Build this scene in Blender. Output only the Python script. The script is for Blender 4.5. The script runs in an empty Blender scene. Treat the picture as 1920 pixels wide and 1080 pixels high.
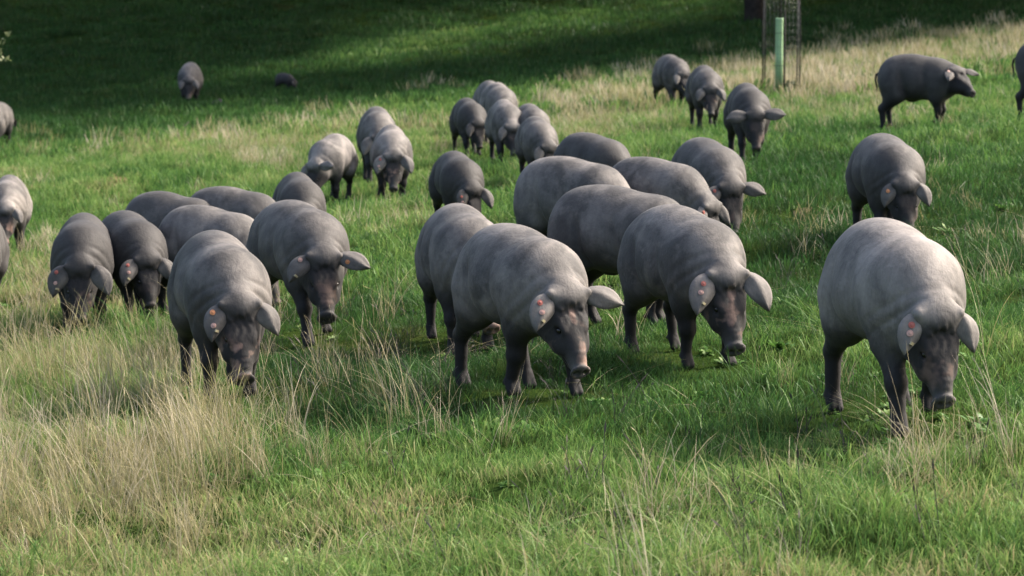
import bpy, math, random
import numpy as np
from mathutils import Vector, Matrix

scene = bpy.context.scene
C = scene.collection
R = math.radians
rng = np.random.default_rng(7)
random.seed(7)

# ------------------------------------------------------------------ camera, world, sun, exposure
IMG_W, IMG_H = 1920.0, 1080.0
FPX = 6000.0
CAM_H = 2.06
PITCH = math.atan(840.0 / FPX)
cam_d = bpy.data.cameras.new('camera')
cam = bpy.data.objects.new('camera', cam_d)
C.objects.link(cam)
cam.location = (0, 0, CAM_H)
cam.rotation_euler = (math.pi / 2 - PITCH, 0, 0)
cam_d.sensor_width = 36.0
cam_d.lens = FPX / IMG_W * 36.0
cam_d.clip_start = 0.1
cam_d.clip_end = 2000
cam_d.dof.use_dof = True
cam_d.dof.focus_distance = 15.5
cam_d.dof.aperture_fstop = 6.5
scene.camera = cam

SUN_EL = R(39)
SUN_AZ = R(24)          # from image right (+x) towards the far side (+y)
sdir = Vector((math.cos(SUN_AZ) * math.cos(SUN_EL), math.sin(SUN_AZ) * math.cos(SUN_EL), math.sin(SUN_EL)))
world = bpy.data.worlds.new('World')
scene.world = world
world.use_nodes = True
wn = world.node_tree
bg = wn.nodes['Background']
sky = wn.nodes.new('ShaderNodeTexSky')
sky.sky_type = 'NISHITA'
sky.sun_disc = False
sky.sun_elevation = SUN_EL
sky.sun_rotation = math.pi / 2 - SUN_AZ
sky.air_density = 1.0
sky.dust_density = 6.0
wn.links.new(sky.outputs[0], bg.inputs[0])
bg.inputs[1].default_value = 0.15
sun_d = bpy.data.lights.new('sun', 'SUN')
sun_d.energy = 2.8
sun_d.angle = R(5.0)
sun_d.color = (1.0, 0.93, 0.84)
sun = bpy.data.objects.new('sun', sun_d)
C.objects.link(sun)
sun.rotation_euler = sdir.to_track_quat('Z', 'Y').to_euler()
vs = scene.view_settings
vs.view_transform = 'Standard'
vs.look = 'None'
vs.exposure = 1.62
vs.gamma = 1.0
vs.use_curve_mapping = False
scene.cycles.max_bounces = 4
scene.cycles.diffuse_bounces = 2
scene.cycles.transmission_bounces = 3

# ------------------------------------------------------------------ helpers
def tag(o, label=None, cat=None, group=None, kind=None):
    if label: o['label'] = label
    if cat: o['category'] = cat
    if group: o['group'] = group
    if kind: o['kind'] = kind
    return o

def mesh_obj(name, verts, faces, mat=None, parent=None, smooth=True):
    me = bpy.data.meshes.new(name)
    me.from_pydata([tuple(v) for v in verts], [], [tuple(f) for f in faces])
    if smooth:
        me.polygons.foreach_set('use_smooth', [True] * len(me.polygons))
    me.update()
    if mat: me.materials.append(mat)
    o = bpy.data.objects.new(name, me)
    C.objects.link(o)
    if parent: o.parent = parent
    return o

def hash2(ix, iy, seed):
    h = (ix.astype(np.int64) * 374761393 + iy.astype(np.int64) * 668265263 + seed * 974634777) & 0xFFFFFFFF
    h = ((h ^ (h >> 13)) * 1274126177) & 0xFFFFFFFF
    return ((h ^ (h >> 16)) & 0xFFFF) / 65535.0

def vnoise(x, y, seed=0):
    x = np.asarray(x, float); y = np.asarray(y, float)
    ix = np.floor(x); iy = np.floor(y)
    fx = x - ix; fy = y - iy
    fx = fx * fx * (3 - 2 * fx); fy = fy * fy * (3 - 2 * fy)
    a = hash2(ix, iy, seed); b = hash2(ix + 1, iy, seed)
    c = hash2(ix, iy + 1, seed); d = hash2(ix + 1, iy + 1, seed)
    return (a * (1 - fx) + b * fx) * (1 - fy) + (c * (1 - fx) + d * fx) * fy

def fbm(x, y, seed=0, octaves=3):
    s = 0; a = 0.5; t = 0
    for i in range(octaves):
        s = s + a * vnoise(x * 2 ** i, y * 2 ** i, seed + i * 17); t += a; a *= 0.5
    return s / t

def terrain(x, y):
    x = np.asarray(x, float); y = np.asarray(y, float)
    z = 0.082 * 70 * np.tanh(x / 70) - 0.0407 * np.clip(y, -30, 400)
    yy = np.clip(y - 57, 0, 30)
    z = z + 0.0042 * yy * yy + np.clip(y - 87, 0, 400) * 0.252
    z = z + 0.16 * (fbm(x / 0.62, y / 0.62, 23, 2) - 0.5) * np.clip((40 - y) / 12, 0.3, 1) + 0.08 * (fbm(x / 1.5, y / 1.5, 3) - 0.5) + 0.22 * (fbm(x / 6.0 + 3, y / 6.0, 9) - 0.5)
    return z

CP, SP = math.cos(PITCH), math.sin(PITCH)
def project(x, y, z):
    x = np.asarray(x, float); y = np.asarray(y, float); z = np.asarray(z, float) - CAM_H
    dep = y * CP - z * SP
    up = y * SP + z * CP
    return IMG_W / 2 + FPX * x / dep, IMG_H / 2 - FPX * up / dep, dep

_T = np.exp(np.linspace(math.log(5), math.log(330), 9000))
def ground(px, py):
    a = (px - IMG_W / 2) / FPX; b = (IMG_H / 2 - py) / FPX
    d = np.array((a, CP + b * SP, -SP + b * CP))
    X = d[0] * _T; Y = d[1] * _T; Z = CAM_H + d[2] * _T
    below = np.nonzero(Z < terrain(X, Y))[0]
    i = below[0] if len(below) else len(_T) - 1
    return Vector((X[i], Y[i], float(terrain(X[i], Y[i]))))

# ------------------------------------------------------------------ materials
def new_mat(name):
    m = bpy.data.materials.new(name)
    m.use_nodes = True
    nt = m.node_tree
    return m, nt, nt.nodes, nt.links, nt.nodes['Principled BSDF']

def N(nt, typ, **kw):
    n = nt.nodes.new(typ)
    for k, v in kw.items():
        setattr(n, k, v)
    return n

def ramp(nt, fac, stops):
    n = nt.nodes.new('ShaderNodeValToRGB')
    e = n.color_ramp.elements
    while len(e) < len(stops): e.new(0.5)
    for i, (p, c) in enumerate(stops):
        e[i].position = p
        e[i].color = (c[0], c[1], c[2], 1)
    nt.links.new(fac, n.inputs[0])
    return n.outputs[0]

def mixc(nt, fac, a, b, mode='MIX'):
    n = N(nt, 'ShaderNodeMix', data_type='RGBA', blend_type=mode)
    for sock, v in ((n.inputs[0], fac), (n.inputs[6], a), (n.inputs[7], b)):
        if hasattr(v, 'is_linked'): nt.links.new(v, sock)
        elif isinstance(v, (int, float)): sock.default_value = v
        else: sock.default_value = (v[0], v[1], v[2], 1)
    return n.outputs[2]

def math_n(nt, op, a, b=None, c=None, clamp=False):
    n = N(nt, 'ShaderNodeMath', operation=op, use_clamp=clamp)
    for i, v in enumerate((a, b, c)):
        if v is None: continue
        if hasattr(v, 'is_linked'): nt.links.new(v, n.inputs[i])
        else: n.inputs[i].default_value = v
    return n.outputs[0]

def noise(nt, vec, scale, detail=3, rough=0.55, dist=0.0):
    n = N(nt, 'ShaderNodeTexNoise')
    n.inputs['Scale'].default_value = scale
    n.inputs['Detail'].default_value = detail
    n.inputs['Roughness'].default_value = rough
    n.inputs['Distortion'].default_value = dist
    if vec is not None: nt.links.new(vec, n.inputs['Vector'])
    return n.outputs[0]

def make_pig_skin():
    m, nt, nd, lk, bs = new_mat('pig_skin')
    tc = N(nt, 'ShaderNodeTexCoord'); oi = N(nt, 'ShaderNodeObjectInfo')
    sep = N(nt, 'ShaderNodeSeparateColor'); lk.new(oi.outputs['Color'], sep.inputs[0])
    off = N(nt, 'ShaderNodeVectorMath', operation='ADD')
    rv = N(nt, 'ShaderNodeCombineXYZ')
    r50 = math_n(nt, 'MULTIPLY', oi.outputs['Random'], 47.0)
    lk.new(r50, rv.inputs[0]); lk.new(r50, rv.inputs[2])
    lk.new(tc.outputs['Object'], off.inputs[0]); lk.new(rv.outputs[0], off.inputs[1])
    p = off.outputs[0]
    zone = N(nt, 'ShaderNodeAttribute', attribute_name='zones')
    zs = N(nt, 'ShaderNodeSeparateColor'); lk.new(zone.outputs['Color'], zs.inputs[0])
    dark, ear, face = zs.outputs[0], zs.outputs[1], zs.outputs[2]
    n1 = noise(nt, p, 3.2, 4, 0.55, 0.6)
    n2 = noise(nt, p, 9.0, 5, 0.6, 0.3)
    # streaky mud: noise stretched vertically
    mp = N(nt, 'ShaderNodeMapping'); mp.inputs['Scale'].default_value = (14, 14, 3.0)
    lk.new(p, mp.inputs[0])
    n3 = noise(nt, mp.outputs[0], 1.0, 4, 0.6)
    n4 = noise(nt, p, 60.0, 3, 0.6)
    mph = N(nt, 'ShaderNodeMapping'); mph.inputs['Scale'].default_value = (120, 190, 45); mph.inputs['Rotation'].default_value = (0, 0.5, 0)
    lk.new(p, mph.inputs[0])
    hair = noise(nt, mph.outputs[0], 1.0, 3, 0.6, 0.6)
    mud = ramp(nt, n1, [(0.36, (0, 0, 0)), (0.62, (1, 1, 1))])
    st = ramp(nt, n3, [(0.40, (0, 0, 0)), (0.68, (1, 1, 1))])
    patch = ramp(nt, n2, [(0.56, (0, 0, 0)), (0.64, (1, 1, 1))])
    f = math_n(nt, 'MULTIPLY', mud, 0.34)
    f = math_n(nt, 'MULTIPLY_ADD', st, 0.14, f)
    f = math_n(nt, 'MULTIPLY_ADD', patch, 0.11, f)
    f = math_n(nt, 'MULTIPLY_ADD', n4, 0.16, f)
    f = math_n(nt, 'MULTIPLY_ADD', hair, 0.22, f)
    f = math_n(nt, 'ADD', f, 0.14)
    f = math_n(nt, 'MULTIPLY', f, sep.outputs[0])
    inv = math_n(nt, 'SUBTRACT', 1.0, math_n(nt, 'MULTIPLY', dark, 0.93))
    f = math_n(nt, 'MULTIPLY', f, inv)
    f = math_n(nt, 'MULTIPLY_ADD', ear, math_n(nt, 'MULTIPLY_ADD', n2, 0.5, 0.035), math_n(nt, 'MULTIPLY', f, math_n(nt, 'SUBTRACT', 1.0, math_n(nt, 'MULTIPLY', ear, 0.55))), clamp=True)
    col = ramp(nt, f, [(0.0, (0.013, 0.012, 0.012)), (0.3, (0.056, 0.052, 0.049)), (0.65, (0.175, 0.157, 0.142)), (1.0, (0.285, 0.254, 0.226))])
    # pinkish tan patches on snouts and cheeks, as much as the pig has of it
    pn = ramp(nt, noise(nt, p, 9.0, 3, 0.5), [(0.53, (0, 0, 0)), (0.66, (1, 1, 1))])
    pf = math_n(nt, 'MAXIMUM', math_n(nt, 'MULTIPLY', math_n(nt, 'MULTIPLY', pn, face), sep.outputs[1]), math_n(nt, 'SUBTRACT', face, 1.0), clamp=True)
    col = mixc(nt, pf, col, (0.21, 0.135, 0.105))
    lk.new(col, bs.inputs['Base Color'])
    rg = math_n(nt, 'MULTIPLY_ADD', n2, 0.3, 0.52)
    lk.new(rg, bs.inputs['Roughness'])
    bs.inputs['Specular IOR Level'].default_value = 0.16
    bs.inputs['Sheen Weight'].default_value = 0.03
    bs.inputs['Sheen Roughness'].default_value = 0.5
    # fine wrinkles and bristle relief
    mp2 = N(nt, 'ShaderNodeMapping'); mp2.inputs['Scale'].default_value = (70, 70, 26)
    lk.new(p, mp2.inputs[0])
    nb = noise(nt, mp2.outputs[0], 1.0, 5, 0.65, 0.4)
    b1 = N(nt, 'ShaderNodeBump'); b1.inputs['Strength'].default_value = 0.35; b1.inputs['Distance'].default_value = 0.006
    lk.new(nb, b1.inputs['Height'])
    b2 = N(nt, 'ShaderNodeBump'); b2.inputs['Strength'].default_value = 0.22; b2.inputs['Distance'].default_value = 0.014
    lk.new(noise(nt, p, 16, 3, 0.5, 0.8), b2.inputs['Height'])
    lk.new(b1.outputs[0], b2.inputs['Normal'])
    lk.new(b2.outputs[0], bs.inputs['Normal'])
    return m

def simple_mat(name, c, rough=0.6, var=0.25, scale=20.0, metallic=0.0, bump=0.0):
    m, nt, nd, lk, bs = new_mat(name)
    tc = N(nt, 'ShaderNodeTexCoord')
    n = noise(nt, tc.outputs['Object'], scale, 4, 0.6)
    col = ramp(nt, n, [(0.3, [v * (1 - var) for v in c]), (0.7, [min(1, v * (1 + var)) for v in c])])
    lk.new(col, bs.inputs['Base Color'])
    bs.inputs['Roughness'].default_value = rough
    if rough > 0.7: bs.inputs['Specular IOR Level'].default_value = 0.05
    bs.inputs['Metallic'].default_value = metallic
    if bump:
        b = N(nt, 'ShaderNodeBump'); b.inputs['Strength'].default_value = bump; b.inputs['Distance'].default_value = 0.02
        lk.new(n, b.inputs['Height']); lk.new(b.outputs[0], bs.inputs['Normal'])
    return m

def make_grass_mat(name, root, stops, transl=0.35, jitter=0.5, rough=0.55, patch_scale=1.3):
    """stops: colours from tint 0 to tint 1 (kinds of grass, with painted shade and sunlit streak); root: colour at the blade's foot"""
    m, nt, nd, lk, bs = new_mat(name)
    tint = N(nt, 'ShaderNodeAttribute', attribute_name='tint', attribute_type='INSTANCER')
    bl = N(nt, 'ShaderNodeAttribute', attribute_name='blade')
    s = N(nt, 'ShaderNodeSeparateColor'); lk.new(bl.outputs['Color'], s.inputs[0])
    geo = N(nt, 'ShaderNodeNewGeometry')
    wn_ = noise(nt, geo.outputs['Position'], patch_scale, 3, 0.6)
    t = math_n(nt, 'MULTIPLY_ADD', math_n(nt, 'SUBTRACT', s.outputs[0], 0.5), jitter, tint.outputs['Fac'])
    t = math_n(nt, 'MULTIPLY_ADD', math_n(nt, 'SUBTRACT', wn_, 0.5), 0.7, t, clamp=True)
    col = ramp(nt, t, stops)
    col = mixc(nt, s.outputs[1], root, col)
    lk.new(col, bs.inputs['Base Color'])
    bs.inputs['Roughness'].default_value = rough
    bs.inputs['Specular IOR Level'].default_value = 0.12
    tr = N(nt, 'ShaderNodeBsdfTranslucent'); lk.new(col, tr.inputs['Color'])
    mx = N(nt, 'ShaderNodeMixShader'); mx.inputs[0].default_value = transl
    lk.new(bs.outputs[0], mx.inputs[1]); lk.new(tr.outputs[0], mx.inputs[2])
    lk.new(mx.outputs[0], nd['Material Output'].inputs['Surface'])
    return m

def make_ground_mat():
    m, nt, nd, lk, bs = new_mat('meadow_soil')
    geo = N(nt, 'ShaderNodeNewGeometry')
    p = geo.outputs['Position']
    n1 = noise(nt, p, 0.9, 5, 0.6)
    n2 = noise(nt, p, 14, 4, 0.65)
    a = ramp(nt, n1, [(0.3, (0.022, 0.042, 0.010)), (0.55, (0.032, 0.055, 0.012)), (0.78, (0.050, 0.052, 0.020))])
    b = ramp(nt, n2, [(0.3, (0.45, 0.45, 0.45)), (0.7, (1, 1, 1))])
    col = mixc(nt, 1.0, a, b, 'MULTIPLY')
    lk.new(col, bs.inputs['Base Color'])
    bs.inputs['Roughness'].default_value = 1.0
    bs.inputs['Specular IOR Level'].default_value = 0.0
    bp = N(nt, 'ShaderNodeBump'); bp.inputs['Strength'].default_value = 0.6; bp.inputs['Distance'].default_value = 0.05
    lk.new(n2, bp.inputs['Height']); lk.new(bp.outputs[0], bs.inputs['Normal'])
    return m

M = {}
M['skin'] = make_pig_skin()
M['eye'] = simple_mat('eye_dark', (0.012, 0.010, 0.009), 0.15, 0.1)
M['tag_red'] = simple_mat('tag_red_plastic', (0.30, 0.075, 0.055), 0.55, 0.12)
M['tag_pink'] = simple_mat('tag_pink_plastic', (0.42, 0.24, 0.19), 0.5, 0.12)
M['tag_orange'] = simple_mat('tag_orange_plastic', (0.48, 0.19, 0.075), 0.5, 0.12)
M['clip'] = simple_mat('clip_metal', (0.36, 0.31, 0.19), 0.5, 0.2)
M['soil'] = make_ground_mat()
M['earth'] = simple_mat('bare_earth', (0.085, 0.055, 0.035), 0.95, 0.5, 9.0, 0, 0.8)
M['red_earth'] = simple_mat('red_brown_earth', (0.10, 0.058, 0.036), 0.95, 0.4, 9.0, 0, 0.8)
M['bark'] = simple_mat('oak_bark', (0.028, 0.023, 0.019), 0.95, 0.5, 7.0, 0, 0.9)
M['twig'] = simple_mat('grey_twig', (0.12, 0.10, 0.085), 0.85, 0.35, 12.0)
M['green_tube'] = simple_mat('green_plastic', (0.27, 0.42, 0.22), 0.6, 0.14, 6.0)
M['wire'] = simple_mat('dull_wire', (0.10, 0.10, 0.10), 0.55, 0.3, 30.0, 0.7)
M['post'] = simple_mat('dark_post', (0.035, 0.032, 0.030), 0.75, 0.3, 20.0)
M['rock'] = simple_mat('dark_stone', (0.05, 0.048, 0.045), 0.9, 0.4, 6.0, 0, 0.7)
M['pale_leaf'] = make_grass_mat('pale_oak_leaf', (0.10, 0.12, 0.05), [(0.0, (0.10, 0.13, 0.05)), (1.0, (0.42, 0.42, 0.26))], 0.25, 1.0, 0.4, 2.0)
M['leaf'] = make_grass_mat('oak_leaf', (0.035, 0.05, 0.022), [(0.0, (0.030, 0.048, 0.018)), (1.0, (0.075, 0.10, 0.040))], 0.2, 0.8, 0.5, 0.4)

# ------------------------------------------------------------------ the meadow
def build_meadow():
    ys = np.concatenate([np.linspace(-25, 6, 16)[:-1], np.linspace(6, 30, 170)[:-1], np.linspace(30, 70, 130)[:-1], np.linspace(70, 130, 80)[:-1], np.linspace(130, 420, 60)])
    xs = np.concatenate([np.linspace(-220, -24, 36)[:-1], np.linspace(-24, -8, 40)[:-1], np.linspace(-8, 8, 110)[:-1], np.linspace(8, 24, 40)[:-1], np.linspace(24, 220, 36)])
    X, Y = np.meshgrid(xs, ys)
    Z = terrain(X, Y)
    nx = len(xs); ny = len(ys)
    V = np.stack([X.ravel(), Y.ravel(), Z.ravel()], 1)
    i, j = np.meshgrid(np.arange(nx - 1), np.arange(ny - 1))
    a = (j * nx + i).ravel()
    F = np.stack([a, a + 1, a + nx + 1, a + nx], 1)
    o = mesh_obj('meadow_ground', V.tolist(), F.tolist(), M['soil'])
    tag(o, kind='structure')
    return o
build_meadow()

# ------------------------------------------------------------------ implicit surface -> one continuous pig mesh
class Field:
    def __init__(s, lo, hi, h):
        s.h = h; s.lo = np.array(lo, float)
        s.n = np.ceil((np.array(hi) - s.lo) / h).astype(int) + 1
        s.F = np.full(s.n, 9.0, np.float32)
        s.ax = [(s.lo[i] + h * np.arange(s.n[i])).astype(np.float32) for i in range(3)]
    def sub(s, lo, hi):
        sl = []
        for i in range(3):
            a = max(0, int((lo[i] - s.lo[i]) / s.h)); b = min(s.n[i], int((hi[i] - s.lo[i]) / s.h) + 2)
            if b <= a: return None, None
            sl.append(slice(a, b))
        return tuple(sl), np.meshgrid(s.ax[0][sl[0]], s.ax[1][sl[1]], s.ax[2][sl[2]], indexing='ij')
    def blend(s, sl, d, k, cut=False):
        F = s.F[sl]
        if cut:
            hh = np.clip(0.5 - 0.5 * (F + d) / k, 0, 1)
            s.F[sl] = F * (1 - hh) - d * hh + k * hh * (1 - hh)
        else:
            hh = np.clip(0.5 + 0.5 * (d - F) / k, 0, 1)
            s.F[sl] = d * (1 - hh) + F * hh - k * hh * (1 - hh)
    def ell(s, c, r, k=0.06, Rm=None, cut=False):
        c = np.array(c, float); r = np.array(r, float)
        e = (max(r) if Rm is not None else r) + k + 3 * s.h
        sl, g = s.sub(c - e, c + e)
        if sl is None: return
        q = [g[i] - c[i] for i in range(3)]
        if Rm is not None:
            q = [Rm[0][j] * q[0] + Rm[1][j] * q[1] + Rm[2][j] * q[2] for j in range(3)]
        k0 = np.sqrt(sum((q[i] / r[i]) ** 2 for i in range(3)))
        k1 = np.sqrt(sum((q[i] / r[i] ** 2) ** 2 for i in range(3))) + 1e-6
        s.blend(sl, k0 * (k0 - 1) / k1, k, cut)
    def cone(s, a, b, r1, r2, k=0.04):
        a = np.array(a, float); b = np.array(b, float)
        e = max(r1, r2) + k + 3 * s.h
        sl, g = s.sub(np.minimum(a, b) - e, np.maximum(a, b) + e)
        if sl is None: return
        ba = b - a; L = ba @ ba
        q = [g[i] - a[i] for i in range(3)]
        t = np.clip((q[0] * ba[0] + q[1] * ba[1] + q[2] * ba[2]) / L, 0, 1)
        d = np.sqrt(sum((q[i] - t * ba[i]) ** 2 for i in range(3))) - (r1 + (r2 - r1) * t)
        s.blend(sl, d, k)
    def tri(s, V):
        q = (V - s.lo) / s.h; i = np.clip(np.floor(q).astype(int), 0, s.n - 2); t = q - i
        r = 0
        for a in (0, 1):
            for b in (0, 1):
                for c in (0, 1):
                    w = (t[:, 0] if a else 1 - t[:, 0]) * (t[:, 1] if b else 1 - t[:, 1]) * (t[:, 2] if c else 1 - t[:, 2])
                    r = r + w * s.F[i[:, 0] + a, i[:, 1] + b, i[:, 2] + c]
        return r
    def snap(s, V):
        """move the vertices onto the true zero surface (takes the grid terraces away)"""
        e = s.h * 1.2; f0 = s.tri(V); g = np.zeros_like(V)
        for k in range(3):
            d = np.zeros(3); d[k] = e
            g[:, k] = (s.tri(V + d) - s.tri(V - d)) / (2 * e)
        st = (f0 / np.maximum((g * g).sum(1), 0.15))[:, None] * g
        return V - np.clip(st, -s.h * .7, s.h * .7)
    def mesh(s):
        F = s.F; nx, ny, nz = s.n
        ins = F < 0
        cnt = np.zeros((nx - 1, ny - 1, nz - 1), np.int16)
        acc = np.zeros((nx - 1, ny - 1, nz - 1, 3), np.float32)
        I = np.arange
        cross = []
        for ax in range(3):
            lo = [slice(None)] * 3; hi = [slice(None)] * 3
            lo[ax] = slice(0, -1); hi[ax] = slice(1, None)
            A = F[tuple(lo)]; B = F[tuple(hi)]
            cr = ins[tuple(lo)] != ins[tuple(hi)]
            idx = np.argwhere(cr)
            a = A[cr]; b = B[cr]
            t = a / (a - b)
            pos = idx.astype(np.float32); pos[:, ax] += t
            cross.append((idx, a < 0))
            o1, o2 = [i for i in range(3) if i != ax]
            for d1 in (0, -1):
                for d2 in (0, -1):
                    ci = idx.copy(); ci[:, o1] += d1; ci[:, o2] += d2
                    ok = np.all(ci >= 0, 1) & (ci[:, 0] < nx - 1) & (ci[:, 1] < ny - 1) & (ci[:, 2] < nz - 1)
                    c = ci[ok]
                    np.add.at(cnt, (c[:, 0], c[:, 1], c[:, 2]), 1)
                    np.add.at(acc, (c[:, 0], c[:, 1], c[:, 2]), pos[ok])
        act = cnt > 0
        vid = np.full(cnt.shape, -1, np.int64)
        vid[act] = np.arange(act.sum())
        V = acc[act] / cnt[act][:, None] * s.h + s.lo
        Q = []
        for ax in range(3):
            idx, neg = cross[ax]
            o1, o2 = (ax + 1) % 3, (ax + 2) % 3
            ok = (idx[:, o1] > 0) & (idx[:, o2] > 0) & (idx[:, o1] < s.n[o1] - 1) & (idx[:, o2] < s.n[o2] - 1)
            idx = idx[ok]; neg = neg[ok]
            def g(d1, d2):
                c = idx.copy(); c[:, o1] += d1; c[:, o2] += d2
                return vid[c[:, 0], c[:, 1], c[:, 2]]
            q = np.stack([g(-1, -1), g(0, -1), g(0, 0), g(-1, 0)], 1)
            q[~neg] = q[~neg][:, ::-1]
            Q.append(q)
        return V.astype(float), np.concatenate(Q)

def rotz(a): c, s = math.cos(a), math.sin(a); return np.array([[c, -s, 0], [s, c, 0], [0, 0, 1]])
def roty(a): c, s = math.cos(a), math.sin(a); return np.array([[c, 0, s], [0, 1, 0], [-s, 0, c]])
def rotx(a): c, s = math.cos(a), math.sin(a); return np.array([[1, 0, 0], [0, c, -s], [0, s, c]])
def sstep(a, b, x):
    t = np.clip((x - a) / (b - a), 0, 1); return t * t * (3 - 2 * t)
def unit(v): v = np.array(v, float); return v / np.linalg.norm(v)

GAITS = {   # foot shift forward and lift, order: front right, front left, rear right, rear left
    'stand': ((0.05, 0), (-0.05, 0), (-0.07, 0), (0.05, 0)),
    'walk': ((0.15, 0), (-0.11, 0), (-0.12, 0), (0.14, 0)),
    'step': ((-0.10, 0), (0.14, 0.02), (0.14, 0), (-0.10, 0)),
    'stride': ((-0.12, 0), (0.12, 0), (-0.14, 0), (0.16, 0)),
    'square': ((0.0, 0), (0.05, 0), (-0.06, 0), (0.0, 0)),
}

def pig_mesh(P, footz, h):
    """pig facing +x, standing on z = 0; returns vertices, faces, zones, ear frames and eye places"""
    rs = np.random.default_rng(P['seed'])
    fat = P['fat'] * 0.96; hp = R(P['hp']); hy = R(P['hy'])
    f = Field((-0.78, -0.62, -0.12), (1.12, 0.62, 0.97), h)
    bend = P.get('bend', 0.0)
    # trunk
    def T(x, y, z): return (x * 0.86, y, z + 0.088)
    f.ell(T(-0.02, 0, 0.525), (0.43, 0.215 * fat, 0.225), 0.1)
    f.ell(T(-0.08, 0, 0.475), (0.31, 0.235 * fat, 0.205 * (0.5 + 0.5 * fat)), 0.10)
    f.ell(T(-0.37, 0, 0.530), (0.190, 0.205 * (0.6 + 0.4 * fat), 0.225), 0.10)
    f.ell(T(0.24, 0, 0.515), (0.21, 0.200 * (0.6 + 0.4 * fat), 0.235), 0.10)
    f.ell(T(-0.14, 0, 0.63), (0.27, 0.15 * fat, 0.175), 0.12)
    for s in (1, -1):
        f.ell(T(-0.38, 0.115 * s, 0.44), (0.148, 0.108, 0.225), 0.055, rotz(0.12 * s))
        f.ell(T(0.25, 0.135 * s, 0.46), (0.115, 0.082, 0.20), 0.045)
    # legs
    for i, (front, s) in enumerate(((1, -1), (1, 1), (0, -1), (0, 1))):
        dx, lift = P['gait'][i]
        gz = footz[i] + lift
        y = 0.125 * s
        if front:
            sh = (0.215, y, 0.508); el = (0.20 + 0.25 * dx, y, 0.395)
            kn = (0.226 + 0.68 * dx, y * 0.97, 0.230 + 0.5 * gz + 0.5 * lift)
            ft = (0.215 + dx, y * 0.97, 0.080 + gz); to = (0.250 + dx, y, 0.022 + gz)
            f.cone(sh, el, 0.100, 0.076, 0.06); f.cone(el, kn, 0.072, 0.043, 0.045)
            f.cone(kn, ft, 0.040, 0.030, 0.02)
            f.ell((kn[0] + 0.006, kn[1], kn[2]), (0.044, 0.041, 0.048), 0.03)
        else:
            hi = (-0.32, y, 0.518); st = (-0.265 + 0.35 * dx, y * 1.05, 0.425)
            ho = (-0.395 + 0.72 * dx, y, 0.262 + 0.4 * gz + 0.6 * lift)
            ft = (-0.365 + dx, y, 0.085 + gz); to = (-0.325 + dx, y, 0.022 + gz)
            f.cone(hi, st, 0.122, 0.105, 0.06); f.cone(st, ho, 0.094, 0.042, 0.05)
            f.cone(ho, ft, 0.039, 0.029, 0.02)
            f.ell((ho[0] - 0.014, ho[1], ho[2] + 0.012), (0.036, 0.032, 0.045), 0.03)
        for t in (0.017, -0.017):
            f.cone((ft[0], ft[1] + t * 0.5, ft[2]), (to[0], to[1] + t, to[2]), 0.028, 0.022, 0.010)
        f.ell((ft[0] - 0.035, ft[1], ft[2] - 0.012), (0.018, 0.03, 0.02), 0.015)
    # neck and head
    drop = np.interp(P['hp'], (5, 30, 60, 80), (-0.07, 0.01, 0.130, 0.19))
    S = np.array((0.225, 0, 0.615))
    pv = S + rotz(hy * 0.55) @ np.array((0.235, 0, -drop))
    H = rotz(hy) @ roty(hp)
    hs = P.get('head', 1.0) * 0.99
    def hd(x, y, z): return pv + H @ (np.array((x, y, z)) * hs)
    nb = pv - H @ np.array((0.045, 0, -0.01))
    f.cone(S, nb, 0.195, 0.122, 0.11)
    f.cone((0.25, 0, 0.53), pv + H @ np.array((0.0, 0, -0.085)), 0.185, 0.110, 0.09)
    f.ell(hd(0.03, 0, 0.0), np.array((0.13, 0.098, 0.095)) * hs, 0.05, H)
    f.ell(hd(-0.03, 0, 0.062), np.array((0.075, 0.062, 0.030)) * hs, 0.07, H)                # poll
    for s in (1, -1):
        f.ell(hd(0.04, 0.055 * s, -0.070), np.array((0.130, 0.074, 0.102)) * hs, 0.05, H)
        f.ell(hd(0.125, 0.060 * s, 0.032), np.array((0.055, 0.026, 0.024)) * hs, 0.03, H)     # brow
        f.ell(hd(0.165, 0.064 * s, -0.055), np.array((0.090, 0.044, 0.055)) * hs, 0.04, H)     # cheek
    f.cone(hd(0.10, 0, -0.015), hd(0.330, 0, -0.045), 0.094 * hs, 0.050 * hs, 0.04)
    f.cone(hd(0.06, 0, -0.10), hd(0.285, 0, -0.100), 0.075 * hs, 0.030 * hs, 0.035)
    f.ell(hd(0.12, 0, 0.078), np.array((0.06, 0.040, 0.010)) * hs, 0.05, H, True)             # dished forehead
    f.ell(hd(0.235, 0, 0.004), np.array((0.08, 0.040, 0.020)) * hs, 0.03, H)
    tip = H @ roty(R(-12))
    f.ell(hd(0.366, 0, -0.046), np.array((0.017, 0.064, 0.055)) * hs, 0.012, tip)             # snout disc
    for s in (1, -1):
        f.ell(hd(0.383, 0.022 * s, -0.046), np.array((0.026, 0.0150, 0.019)) * hs, 0.006, tip, True)
        f.ell(hd(0.155, 0.082 * s, 0.016), np.array((0.022, 0.012, 0.012)) * hs, 0.015, H, True)   # eye socket
        f.ell(hd(0.28, 0.054 * s, -0.081), np.array((0.075, 0.020, 0.007)) * hs, 0.012, H, True)  # mouth
    # ear roots
    ears = []
    for s, key in ((-1, 'er'), (1, 'el')):
        a, dr, fw = np.array(P[key]) + rs.uniform(-.10, .10, 3)          # outward share, droop, forward
        d = unit((fw, s * a, -dr))
        b = np.array((-0.020, 0.055 * s, 0.068)); d0 = unit((0.05, 0.80 * s, 0.55))
        f.cone(hd(*b), hd(*(b + d0 * 0.062)), 0.036 * hs, 0.017 * hs, 0.05)
        ears.append((s, b, d, d0))
    # belly sheath, small unevenness of flesh
    f.ell((-0.10, 0, 0.348), (0.06, 0.022, 0.026), 0.04)
    X, Y, Z = np.meshgrid(*f.ax, indexing='ij', sparse=True)
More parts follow.
